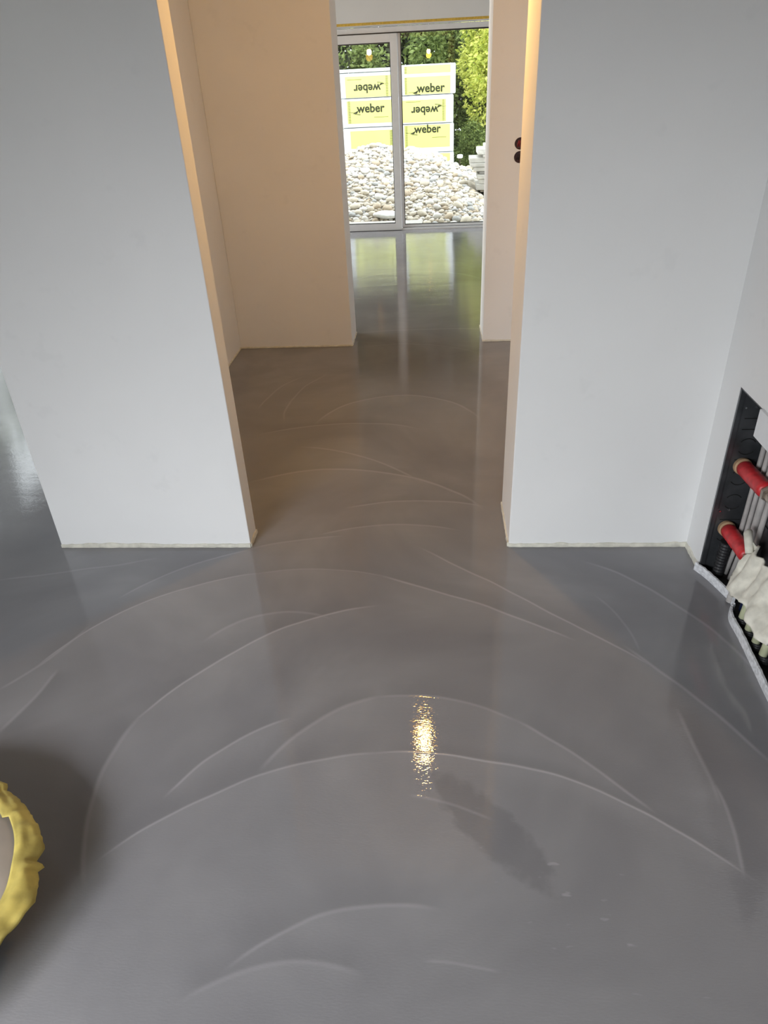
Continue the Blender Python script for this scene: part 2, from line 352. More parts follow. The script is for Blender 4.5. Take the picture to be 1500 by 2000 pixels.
# torn perimeter strips and rough plaster foot along the walls
rnd = random.Random(5)
def skirt(name, p0, p1, h, label, t=.006):
    p0, p1 = Vector((*p0, 0)), Vector((*p1, 0)); L = (p1-p0).length; d = (p1-p0)/L; nrm = Vector((d.y, -d.x, 0)); n = max(6, int(L/.012))
    bm = bmesh.new(); rows = []
    for i in range(n+1):
        s = L*i/n; k = noise.noise(Vector((s*14 + p0.x*3, p0.y, 1))); k2 = noise.noise(Vector((s*45, p0.y*7, 4)))
        hh = h*(1+.35*k+.2*k2); tt = t*(1+.5*k2); q = p0+d*s
        rows.append([bm.verts.new(q+nrm*a+Vector((0, 0, z))) for a, z in ((-.002, hh), (tt*.7, hh*.96), (tt, hh*.45), (tt*.8, .0005), (-.002, .0005))])
    for a, b in zip(rows, rows[1:]):
        for j in range(4): bm.faces.new((a[j], a[j+1], b[j+1], b[j]))
    bm.faces.new(rows[0]); bm.faces.new(rows[-1][::-1])
    return struct(name, link(name, bm, MCREAM), label)
skirt('trim_1', (XA, Y1), (XB, Y1), .020, 'cream edge strip under the left wall panel')
skirt('trim_2', (XB+.0, Y1), (XB, Y1+TL), .020, 'cream edge strip along the left jamb')
skirt('trim_3', (XC, Y1), (XD, Y1), .020, 'cream edge strip under the right wall panel')
skirt('trim_4', (XC, Y1+TR), (XC, Y1), .020, 'cream edge strip along the right jamb')
skirt('trim_5', (XE, Y2), (XF, Y2), .012, 'edge strip at the hallway end wall')
skirt('trim_6', (XE, Y1+TL), (XE, Y2), .012, 'edge strip along the hallway left wall')
skirt('trim_7', (XG, Y2R), (1.5, Y2R), .012, 'edge strip right of the passage')
skirt('trim_8', (XD, Y1), (XD, CY1), .026, 'cream edge strip in the right corner')
skirt('trim_9', (XF, Y2), (XF, Y2+TM), .012, 'edge strip on the left passage jamb')
skirt('trim_10', (XG, Y2R+TN), (XG, Y2R), .012, 'edge strip on the right passage jamb')

# ------------------------------------------------------------------ garden door (window_1): fixed frame, sliding sash, fixed pane
w1 = thing('window_1', 'white framed sliding garden door at the end of the far room', 'window', (0, YW, 0)); w1['kind'] = 'structure'; del w1['category']
bm = bmesh.new()
box(bm, FX0, FX1, YW+.03, YW+.13, 2.053, FZ)
box(bm, FX0, FX1, YW+.01, YW+.15, -.03, .022)
box(bm, FX0, FX0+.06, YW+.03, YW+.13, .02, 2.053); box(bm, FX1-.06, FX1, YW+.03, YW+.13, .02, 2.053)
box(bm, XM, FX1, YW+.06, YW+.10, .02, .052)
box(bm, XM+.0, XM+.035, YW+.062, YW+.12, .02, 2.053)
link('window_frame', bm, MFRAME, w1, bevel=.003)
bm = bmesh.new()
x0 = FX0+.07; x1 = XM
box(bm, x0, x0+.085, YW, YW+.055, .004, 2.042); box(bm, x1-.078, x1, YW, YW+.055, .004, 2.042)
box(bm, x0+.085, x1-.078, YW, YW+.055, 1.962, 2.042); box(bm, x0+.085, x1-.078, YW, YW+.055, .004, .082)
sash = link('sliding_sash', bm, MFRAME, w1, bevel=.003)
bm = bmesh.new()
for (a, b, c, d, y) in ((x0+.085, x1-.078, .082, 1.962, YW+.006), (XM+.035, FX1-.06, .052, 2.053, YW+.064)):
    t = .007
    box(bm, a, a+t, y, y+.03, c, d); box(bm, b-t, b, y, y+.03, c, d); box(bm, a+t, b-t, y, y+.03, c, c+t); box(bm, a+t, b-t, y, y+.03, d-t*1.6, d)
box(bm, FX0, FX1, YW+.028, YW+.035, 2.042, 2.053); box(bm, x0, x1, YW-.001, YW+.03, .0, .004)
link('gasket', bm, MGASK, w1)
def wpane(a, b, c, d, y):
    bm = bmesh.new(); box(bm, a, b, y, y+.024, c, d); link('pane', bm, MGLASS, w1)
wpane(x0+.085, x1-.078, .082, 1.962, YW+.018); wpane(XM+.035, FX1-.06, .052, 2.053, YW+.075)
# track grooves in front of the fixed side
bm = bmesh.new()
for k in range(3): box(bm, XM+.01, FX1-.02, YW+.018+.018*k, YW+.022+.018*k, .0215, .0235)
link('track_groove', bm, MGASK, w1)
# yellow masking tape strip stuck along the head of the opening
bm = bmesh.new(); box(bm, FX0, FX1+.1, YW-.0012, YW-.0002, 2.125, 2.150)
tag(link('masking_tape', bm, MTAPE), 'yellow masking tape strip stuck on the wall above the garden door', 'tape')

# the other windows
def side_window(name, label, loc, horiz, a0, a1, fixed, z1=2.25):
    t = thing(name, label, 'window', loc); t['kind'] = 'structure'; del t['category']
    bm = bmesh.new(); g = bmesh.new()
    def bb(m, a, b, d0, d1, z0, z1):
        if horiz: box(m, a, b, fixed+d0, fixed+d1, z0, z1)
        else: box(m, fixed+d0, fixed+d1, a, b, z0, z1)
    mid = (a0+a1)/2
    for a, b in ((a0, a0+.07), (mid-.05, mid+.05), (a1-.07, a1)): bb(bm, a, b, -.04, .04, .07, z1-.07)
    bb(bm, a0, a1, -.04, .04, 0, .07); bb(bm, a0, a1, -.04, .04, z1-.07, z1)
    link('window_frame', bm, MFRAME, t)
    for a, b in ((a0+.07, mid-.05), (mid+.05, a1-.07)):
        g = bmesh.new(); bb(g, a, b, -.01, .01, .07, z1-.07); link('pane', g, MGLASS, t)
side_window('window_2', 'unseen glazed door added behind the camera to let light in', (-1.9, YB, 0), True, -2.9, -.9, YB-.06, 2.15)  # unseen opening, put in to bring light into the front room
side_window('window_3', 'glazed door in the left outer wall', (XL, 6.0, 0), False, 3.2, 8.8, XL-.05)

# ------------------------------------------------------------------ bare bulbs on flex
def bulb(loc, label, power):
    x, y, z = loc
    t = thing('pendant_bulb', label, 'lamp', (x, y, H)); 
    bm = bmesh.new(); bmesh.ops.create_uvsphere(bm, u_segments=20, v_segments=12, radius=.038)
    for v in bm.verts:
        if v.co.z > .01: v.co.x *= 1-.45*(v.co.z-.01)/.022; v.co.y *= 1-.45*(v.co.z-.01)/.022; v.co.z = .01+(v.co.z-.01)*1.7
        v.co += Vector((x, y, z))
    link('glass_bulb', bm, MBULB, t, smooth=True)
    bm = bmesh.new(); tube(bm, [(x, y, z+.036), (x, y, z+.085)], .019, 20); tube(bm, [(x, y, z+.085), (x, y, z+.10)], [.019, .008], 20)
    link('lamp_socket', bm, MBLACK, t, smooth=False)
    bm = bmesh.new(); tube(bm, [(x, y, z+.10), (x+.006, y, (z+H)/2), (x, y, H)], .0035, 10); link('flex', bm, MLINER, t, smooth=True)
    l = bpy.data.lights.new('bulb_light', 'POINT'); l.energy = power; l.color = (1, .52, .055); l.shadow_soft_size = .05
    lo = bpy.data.objects.new('bulb_light', l); lo.location = (x, y, z-.06); C.objects.link(lo); lo.parent = t; lo.matrix_parent_inverse = Matrix.Translation(-t.location)
bulb((-.08, 3.05, 2.0), 'lit bare warm bulb hanging from the hallway ceiling, mirrored in the floor', BULB)
bulb((-.92, 6.58, 1.945), 'lit bare warm bulb hanging in the far room, mirrored in the garden door', BULB*.15)

# ------------------------------------------------------------------ two empty switch boxes
for k, z in enumerate(SZ):
    t = thing('flush_socket_box', ['upper of two dark red round wall boxes beside the passage', 'lower of two dark red round wall boxes beside the passage'][k], 'socket box', (SX, Y2R, z), 'wall boxes beside the passage')
    bm = bmesh.new(); n = 40
    prof = [(.0338, -.002), (.0338, .040), (.0315, .040), (.0315, .001), (.0335, -.002)]
    rows = [[bm.verts.new((SX+math.cos(2*PI*i/n)*r, Y2R+y, z+math.sin(2*PI*i/n)*r)) for i in range(n)] for r, y in prof]
    for a, b in zip(rows, rows[1:]):
        for i in range(n): bm.faces.new((a[i], a[(i+1) % n], b[(i+1) % n], b[i]))
    tube(bm, [(SX, Y2R+.036, z), (SX, Y2R+.040, z)], .033, n)
    link('box_cup', bm, MSOCK, t)
    bm = bmesh.new()
    for j in range(3): tube(bm, [(SX-.01+.01*j, Y2R+.035, z-.02), (SX-.012+.011*j, Y2R+.014, z-.004+.004*j), (SX-.008+.008*j, Y2R+.010, z+.015)], .0022, 8)
    link('wire', bm, [MRED, MBLACK][k % 2], t)

# ------------------------------------------------------------------ manifold cabinet in the right wall
cab = thing('manifold_cabinet', 'dark sheet-metal manifold cabinet recessed in the right wall near the floor', 'cabinet', (XD, 1.75, 0))
BX = XD+.118
bm = bmesh.new(); box(bm, BX, BX+.004, CY0+.002, CY1-.002, .001, CZ-.002); link('back_panel', bm, MSTEEL, cab)
bm = bmesh.new(); box(bm, XD+.002, BX, CY1-.006, CY1-.002, .001, CZ-.002); box(bm, XD+.002, XD+.018, CY1-.012, CY1-.006, .001, CZ-.002)
ep = link('side_panel', bm, MSTEEL, cab)
bm = bmesh.new(); box(bm, XD+.002, BX, CY0+.002, CY0+.006, .001, CZ-.002); link('side_panel', bm, MSTEEL, cab)
bm = bmesh.new(); box(bm, XD+.002, BX, CY0+.006, CY1-.006, CZ-.006, CZ-.002); link('top_panel', bm, MSTEEL, cab)
bm = bmesh.new(); EDGE = [(1.006, CY1-.007), (1.012, 2.17), (1.040, 2.08), (1.052, 2.035), (1.040, 1.985), (1.024, 1.965), (1.014, 1.92), (1.014, 1.84), (1.008, 1.70), (1.003, 1.56), (1.003, CY0+.007)]
lo = [bm.verts.new((x, y, .0012)) for x, y in EDGE+[(BX, CY0+.007), (BX, CY1-.007)]]; hi = [bm.verts.new((v.co.x, v.co.y, .004)) for v in lo]; nn = len(lo)
bm.faces.new(lo[::-1]); bm.faces.new(hi)
for i in range(nn): bm.faces.new((lo[i], lo[(i+1) % nn], hi[(i+1) % nn], hi[i]))
link('bottom_panel', bm, MBLACK, cab)
# knock-out cuts: arcs and straight slots pressed in the end and back panels
bm = bmesh.new()
for zc in (.52, .40, .30, .16):
    for half in (-1, 1):
        pts = []
        for i in range(9):
            a = (.2+.6*i/8)*PI*1.0
            pts.append((XD+.066-.030*math.cos(a), CY1-.0072, zc+half*.030*math.sin(a)))
        tube(bm, pts, .0016, 6); link('knockout_slot', bm, MSLOT, cab); bm = bmesh.new()
for zc in (.625, .585, .47, .225): bm = bmesh.new(); tube(bm, [(XD+.035, CY1-.0072, zc), (XD+.105, CY1-.0072, zc)], .0014, 6); link('knockout_slot', bm, MSLOT, cab)
for zc in (.62, .56, .545, .47, .36, .30): bm = bmesh.new(); tube(bm, [(BX-.001, 2.20, zc), (BX-.001, 2.05, zc)], .0018, 6); link('knockout_slot', bm, MSLOT, cab)
for (x, y, z) in ((XD+.030, CY1-.009, .665), (XD+.065, CY1-.009, .665), (XD+.028, CY1-.009, .262), (XD+.058, CY1-.009, .268), (XD+.06, CY1-.009, .105)):
    bm = bmesh.new(); tube(bm, [(x, y+.003, z), (x, y-.002, z)], [.005, .0035], 12); link('screw', bm, MSCREW, cab)
bm = bmesh.new(); box(bm, XD-.012, XD+.006, 1.70, 2.045, .650, CZ+.004); link('cover_plate', bm, MLINER, cab, bevel=.002)['label'] = 'white cover plate across the top of the recess'

# heating manifold
man = thing('heating_manifold', 'underfloor heating manifold with two red sleeved ends inside the recess', 'manifold', (XD+.06, 1.75, .1))
for (z, dx, dz) in ((.452, 0, .012), (.195, 0, .012)):
    X = XD+.062+dx
    bm = bmesh.new(); pts = []; rr = []
    for i in range(15):
        s = i/14; pts.append((X, 2.205-.185*s, z+dz*s)); rr.append(.0275*(1+.05*noise.noise(Vector((s*9, z*9, 0))))*(1 if 0 < i < 14 else .9))
    tube(bm, pts, rr, 28); link('red_sleeve', bm, MRED, man, smooth=True)
    bm = bmesh.new(); tube(bm, [(X, 2.226, z-.003), (X, 2.222, z-.003), (X, 2.207, z), (X, 2.204, z)], [.027, .030, .030, .027], 28); link('end_disc', bm, MDISC, man)
    bm = bmesh.new(); tube(bm, [(X, 2.022, z+dz), (X, 2.010, z+dz), (X, 2.009, z+dz), (X, 1.995, z+dz), (X, 1.994, z+dz), (X, 1.97, z+dz)], [.021, .021, .026, .026, .018, .018], 6); link('union_nut', bm, MBRASS, man)
    bm = bmesh.new(); tube(bm, [(X, 1.97, z+dz), (X, 1.36, z+dz)], .018, 24)
    for k in range(9): tube(bm, [(X, 1.90-.06*k, z+dz), (X, 1.90-.06*k, z+dz-.035)], .011, 12)
    link('manifold_bar', bm, MBRASS, man)
for (y, x, r, z0) in ((2.185, 1.098, .0085, .60), (2.150, 1.100, .0085, .60), (2.105, 1.100, .012, .60), (2.06, 1.098, .009, .42)):
    bm = bmesh.new(); tube(bm, [(x, y-.004, z0), (x, y, .3), (x, y+.004, .15), (x-.01, y+.012, .005)], r, 14)
    link('riser_pipe', bm, MPIPE, man, smooth=True)['label'] = 'grey plastic riser pipe'
# ribbed conduit
def ribbed(name, pts, r, mat, parent=None, pitch=.006):
    pts = [Vector(p) for p in pts]; out = []; rr = []
    for a, b in zip(pts, pts[1:]):
        n = max(2, int((b-a).length/(pitch/2)))
        for i in range(n): out.append(a.lerp(b, i/n)); rr.append(r*(1 if len(out) % 2 else .86))
    out.append(pts[-1]); rr.append(r); bm = bmesh.new(); tube(bm, out, rr, 16); return link(name, bm, mat, parent)
tag(ribbed('ribbed_conduit', [(1.05, 2.03, .205), (1.052, 2.03, .12), (1.045, 2.03, .006)], .013, MPIPE), 'grey ribbed conduit rising from the floor behind the foam strip', 'conduit')
tag(ribbed('ribbed_conduit', [(1.062, 2.195, .15), (1.06, 2.195, .08), (1.055, 2.19, .006)], .021, MBLACK, pitch=.012), 'black ribbed conduit standing in the left end of the recess', 'conduit')
bm = bmesh.new(); tube(bm, [(1.078, 1.985, .20), (1.076, 1.985, .10), (1.07, 1.98, .005)], .012, 14)
tag(link('water_pipe', bm, simple('dark_blue_pipe', (.012, .02, .07), .4), smooth=True), 'dark blue pipe beside the grey ribbed conduit in the recess', 'pipe')
# crumpled white wrap hanging over the lower bar
bm = bmesh.new(); R_, Cn = 26, 24; g = []
for i in range(R_+1):
    row = []; s = i/R_
    for j in range(Cn+1):
        t_ = j/Cn; y = 1.985-.33*t_ ; z = .292-.150*s-.035*t_*(1-s)-.012*math.sin(t_*9)*s
        x = XD+.020+.03*math.cos(s*2.6)+.026*noise.noise(Vector((t_*8, s*1.6, 0)))+.004*noise.noise(Vector((t_*26, s*8, 5)))
        z += .016*noise.noise(Vector((t_*14, s*3, 9))); row.append(bm.verts.new((x, y, z)))
    g.append(row)
for a, b in zip(g, g[1:]):
    for j in range(Cn): bm.faces.new((a[j], a[j+1], b[j+1], b[j]))
o = link('crumpled_wrap', bm, MWRAP, smooth=True); sd = o.modifiers.new('s', 'SOLIDIFY'); sd.thickness = .008
tag(o, 'crumpled cream-white wrap hanging over the lower manifold bar', 'wrap')
bm = bmesh.new(); tube(bm, [(1.055, 2.045, .292), (1.04, 2.02, .300), (1.035, 1.99, .285), (1.032, 1.965, .26)], [.011, .014, .014, .012], 14)
tag(link('white_hose', bm, MWRAP, smooth=True), 'short thick white hose bending over the lower red sleeve', 'hose')
for k, (y, x) in enumerate(((1.905, 1.050), (1.845, 1.048), (1.785, 1.048), (1.725, 1.048))):
    bm = bmesh.new(); tube(bm, [(x, y+.01, .150), (x-.004, y+.006, .09), (x-.012, y, .035)], [.013, .0135, .013], 16)
    tag(link('pipe_stub', bm, MSTUB, smooth=True), ['pale yellow-green pipe stub under the white wrap, farthest in the recess', 'pale yellow-green pipe stub under the white wrap, second into the recess', 'pale yellow-green pipe stub under the white wrap near the picture edge', 'pale yellow-green pipe stub nearest in the recess'][k], 'pipe', 'pale pipe stubs in the manifold recess')
# black protective conduits below the stubs
for k, y in enumerate((1.905, 1.845, 1.785, 1.725)):
    tag(ribbed('conduit_collar', [(1.044, y, .034), (1.042, y-.003, .005)], .016, MBLACK, pitch=.008), 'short black ribbed collar around the foot of the %s pale pipe stub' % ['farthest', 'second farthest', 'second nearest', 'nearest'][k], 'collar', 'black collars under the pipe stubs')
# foam strip curving on the floor in front of the recess
def strip(name, pts, wd, h, label):
    P = []
    for i in range(len(pts)-1):
        p0 = Vector(pts[max(i-1, 0)]); p1 = Vector(pts[i]); p2 = Vector(pts[i+1]); p3 = Vector(pts[min(i+2, len(pts)-1)])
        for k in range(10):
            t = k/10; P.append(.5*((2*p1)+(p2-p0)*t+(2*p0-5*p1+4*p2-p3)*t*t+(3*p1-p0-3*p2+p3)*t**3))
    P.append(Vector(pts[-1])); bm = bmesh.new(); rows = []
    for i, p in enumerate(P):
        d = (P[min(i+1, len(P)-1)]-P[max(i-1, 0)]).normalized(); n = Vector((-d.y, d.x)); hh = h*(1+.12*noise.noise(Vector((i*.5, 0, 0))))
        rows.append([bm.verts.new((p.x+n.x*a, p.y+n.y*a, z)) for a, z in ((-wd/2, .0005), (-wd/2, hh*.8), (-wd/3, hh), (wd/3, hh), (wd/2, hh*.8), (wd/2, .0005))])
    for a, b in zip(rows, rows[1:]):
        for j in range(5): bm.faces.new((a[j], a[j+1], b[j+1], b[j]))
    bm.faces.new(rows[0]); bm.faces.new(rows[-1][::-1]); tag(link(name, bm, MCURB), label, 'strip')
strip('foam_strip', [(.985, 2.228), (1.012, 2.17), (1.040, 2.08), (1.052, 2.035), (1.050, 2.015)], .010, .034, 'grey foam edge strip curving across the left end of the recess')
strip('foam_strip', [(1.040, 1.985), (1.024, 1.965), (1.012, 1.92), (1.012, 1.84), (1.006, 1.70), (1.000, 1.56), (.999, 1.40)], .010, .034, 'grey foam edge strip running toward the viewer along the recess')

# ------------------------------------------------------------------ taped tub at the lower left
tub = thing('taped_tub', 'tub with beige paper cover and torn yellow tape rim, low at the left edge', 'tub', (-1.30, .787, 0))
K = (CAMH-.12)/(CAMH-.25)
CX, CYY, RZ = -1.19*K, .72*K, .12
bm = bmesh.new(); tube(bm, [(CX, CYY, .002), (CX, CYY, .02), (CX, CYY, .10)], [.29, .295, .335], 48); link('tub_body', bm, MTUB, tub, smooth=False)
bm = bmesh.new(); n = 96; rows = []
for k in range(13):
    s = k/12; r = .318*K*s
    row = []
    for i in range(n):
        a = 2*PI*i/n; wv = .006*noise.noise(Vector((math.cos(a)*2, math.sin(a)*2, s*3)))
        row.append(bm.verts.new((CX+math.cos(a)*r, CYY+math.sin(a)*r, RZ+.040-.040*s*s*s+wv)))
    rows.append(row)
for a, b in zip(rows, rows[1:]):
    for i in range(n): bm.faces.new((a[i], a[(i+1) % n], b[(i+1) % n], b[i]))
bmesh.ops.remove_doubles(bm, verts=bm.verts, dist=1e-5)
link('paper_cover', bm, MDOME, tub, smooth=True)
bm = bmesh.new(); n = 260; rows = []
# outer outline of the torn tape: angle (deg), radius
TORN = [(-180, .35), (-150, .36), (-120, .34), (-95, .355), (-70, .34), (-45, .355), (-18, .338), (-6, .350), (6, .372), (17, .356), (18.5, .372), (20.5, .350), (23.5, .360), (25, .366), (40, .352), (60, .340), (61.5, .352), (75, .345), (100, .36), (101, .34), (135, .355), (180, .35)]
def torn(a):
    a = math.degrees(a); a = a-360 if a > 180 else a
    for (p, q), (u, v) in zip(TORN, TORN[1:]):
        if p <= a <= u: return q+(v-q)*(a-p)/(u-p)
    return .35
for k in range(11):
    s = k/10; row = []
    for i in range(n):
        a = 2*PI*i/n; ca, sa = math.cos(a), math.sin(a)
        out = torn(a) + .003*noise.noise(Vector((ca*40, sa*40, 7)))
        inn = .312 + .016*noise.noise(Vector((ca*3.5, sa*3.5, 11))) - (.012 if 45 < math.degrees(a) < 110 else 0)
        r = inn + (out-inn)*s
        fold = .010*noise.noise(Vector((ca*4+s*1.5, sa*4, s*2.5))) + .004*noise.noise(Vector((ca*15, sa*15, s*3)))
        z = RZ + .012 + .006*math.sin(s*PI) - .020*s*s + fold*(.3+s)
        row.append(bm.verts.new((CX+ca*r*K, CYY+sa*r*K, z)))
    rows.append(row)
for a, b in zip(rows, rows[1:]):
    for i in range(n): bm.faces.new((a[i], a[(i+1) % n], b[(i+1) % n], b[i]))
o = link('tape_rim', bm, MYEL, tub, smooth=True); sd = o.modifiers.new('s', 'SOLIDIFY'); sd.thickness = .0015

# ------------------------------------------------------------------ outside: ground and heap
bm = bmesh.new(); NX, NY = 60, 60; g = []
for i in range(NX+1):
    row = []
    for j in range(NY+1):
        x = -14+28*i/NX; y = YW+.2+18*j/NY
        row.append(bm.verts.new((x, y, -.07+.03*noise.noise(Vector((x*.6, y*.6, 0)))-(.0 if j else .02))))
    g.append(row)
for a, b in zip(g, g[1:]):
    for j in range(NY): bm.faces.new((a[j], b[j], b[j+1], a[j+1]))
for f in bm.faces: f.material_index = 1 if f.calc_center_median().y > 15.2 else 0
struct('floor', link('ground', bm, [MSOIL, MGRASS]), 'bare gravelly ground outside the garden door')
sbox('ground_side', [(-16, XL-.15, -8, YW+.2, -.15, -.08), (XL-.15, 12, -10, YB-.15, -.15, -.08)], MSOIL, 'ground around the house')
# step slab right outside
bm = bmesh.new(); box(bm, -1.9, -.15, YW+.26, YW+.52, -.06, .03)
tag(link('concrete_kerb', bm, MSLAB, bevel=.01), 'pale concrete kerb lying right outside the garden door', 'kerb')
sbox('trim_11', (FX0, FX1, YW+.15, YW+.235, -.08, .0), MSLAB, 'outer sill strip of the garden door')

CREST = [(-9, .2), (-3.2, .2), (-2.2, .62), (-.9, .64), (-.3, .63), (-.13, .57), (.27, .40), (.6, .27), (.8, .11), (1.1, .03), (9, .0)]
def crest(x):
    for (p, q), (u, v) in zip(CREST, CREST[1:]):
        if p <= x <= u: return q+(v-q)*(x-p)/(u-p) + (.03*math.sin(x*6+1) if x < .2 else 0)
    return .05
def heap(x, y):
    t = (y-9.95)/2.6
    if t < 0: return -.07
    s = min(1, t); s = s*(1.25-.25*s)
    back = max(0, (y-12.75)/.9); s *= max(0, 1-back*back)
    side = max(0, min(1, (3.2-abs(x+.4))/.6))
    return -.07 + (crest(x)+.07)*s*side + .05*noise.noise(Vector((x*1.7, y*1.7, 3)))*min(1, t*3)
rs = random.Random(11)
protos = []
for k in range(8):
    bm = bmesh.new(); bmesh.ops.create_icosphere(bm, subdivisions=2, radius=.5)
    sx, sy, sz = rs.uniform(.85, 1.15), rs.uniform(.65, .95), rs.uniform(.42, .68)
    for v in bm.verts:
        d = 1+.28*noise.noise(v.co*2.2+Vector((k*7, 0, 0))); v.co = Vector((v.co.x*sx*d, v.co.y*sy*d, v.co.z*sz*d))
    me = bpy.data.meshes.new('stone%d' % k); bm.to_mesh(me); bm.free()
    for p in me.polygons: p.use_smooth = True
    protos.append(me)
spots = []; cells = {}
def tryput(x, y, s, sep=.62):
    ck = (int(x/.12), int(y/.12))
    for i in (-1, 0, 1):
        for j in (-1, 0, 1):
            for (a, b, c) in cells.get((ck[0]+i, ck[1]+j), ()):
                if (a-x)**2+((b-y)*1.0)**2 < ((c+s)*.5*sep*1.25)**2: return False
    cells.setdefault(ck, []).append((x, y, s)); spots.append((x, y, s)); return True
for (n_, lo, hi) in ((420, .11, .15), (2400, .075, .11), (12000, .048, .075), (15000, .034, .048)):
    for _ in range(n_):
        x = rs.uniform(-3.1, 2.4); y = rs.uniform(9.72, 13.3)
        if y < 9.98 and rs.random() < .72: continue
        if x > .50 and 11.30 < y < 11.98: continue
        tryput(x, y, rs.uniform(lo, hi))
def vis(s): return -.122 < s[0]/s[1] < .076 and s[1] < 12.8
order = sorted([s for s in spots if vis(s)], key=lambda s: -s[2]/s[1])
top = order[:300]; topset = set(top)
mats_by = []
for me in protos:
    row = []
    for m in STONES:
        c = me.copy(); c.materials.append(m); row.append(c)
    mats_by.append(row)
names = ['white', 'cream', 'tan', 'grey']
def srot(): return Matrix.Rotation(rs.uniform(0, 2*PI), 4, 'Z') @ Matrix.Rotation(rs.uniform(-.35, .45), 4, 'X') @ Matrix.Rotation(rs.uniform(-.3, .3), 4, 'Y')
def pick(): return rs.choices([0, 1, 2, 3], [4.5, 4, 1.3, 1.6])[0]
for s in top:
    k = rs.randrange(8); c = pick()
    o = bpy.data.objects.new('river_stone', mats_by[k][c]); C.objects.link(o)
    o.matrix_world = Matrix.Translation((s[0], s[1], heap(s[0], s[1])+s[2]*.12)) @ srot() @ Matrix.Scale(s[2]*1.12, 4)
    side = 'behind the sliding sash' if s[0]/s[1] < -.044 else 'behind the fixed pane'
    part = 'at the foot of the heap' if s[1] < 10.55 else ('halfway up the heap' if s[1] < 11.6 else 'near the crest of the heap')
    tag(o, 'rounded %s stone %s, %s' % (names[c], part, side), 'stone', '%s stones %s %s' % (names[c], part, side))
verts = []; faces = []; mi = []
for s in spots:
    if s in topset: continue
    me = protos[rs.randrange(8)]; c = pick()
    Mx = Matrix.Translation((s[0], s[1], heap(s[0], s[1])+s[2]*.12)) @ srot() @ Matrix.Scale(s[2]*1.12, 4)
    b0 = len(verts); verts += [tuple(Mx @ v.co) for v in me.vertices]; faces += [tuple(b0+i for i in p.vertices) for p in me.polygons]; mi += [c]*len(me.polygons)
b0 = len(verts); GX, GY = 90, 70
for i in range(GX+1):
    for j in range(GY+1):
        x = -3.4+6.2*i/GX; y = 9.75+4.2*j/GY; verts.append((x, y, heap(x, y)))
for i in range(GX):
    for j in range(GY):
        a = b0+i*(GY+1)+j; faces.append((a, a+GY+1, a+GY+2, a+1)); mi.append(4)
me = bpy.data.meshes.new('stone_heap'); me.from_pydata(verts, [], faces)
for m in STONES+[MSOIL]: me.materials.append(m)
me.polygons.foreach_set('material_index', mi); me.polygons.foreach_set('use_smooth', [True]*len(faces))
o = bpy.data.objects.new('stone_heap', me); C.objects.link(o); tag(o, 'heap of small pale river stones and gravel outside the garden door', 'stones', None, 'stuff')
# large flat white stone near the door
bm = bmesh.new(); bmesh.ops.create_icosphere(bm, subdivisions=3, radius=.5)
for v in bm.verts: d = 1+.25*noise.noise(v.co*2.5); v.co = Vector((-.63+v.co.x*.36*d, 10.15+v.co.y*.24*d, .06+v.co.z*.10*d))
tag(link('white_boulder', bm, simple('chalk_white', (.85, .85, .83), .7), smooth=True), 'largest flat white stone at the foot of the heap', 'stone')

sbox('wall_sky_block', (-8.6, -8.4, -2, 12, -.1, 6.0), simple('brown_render', (.24, .23, .22), .9), 'unseen wall added outside the left window to block the sky')  # unseen blocker, added to keep bright sky out of the left window

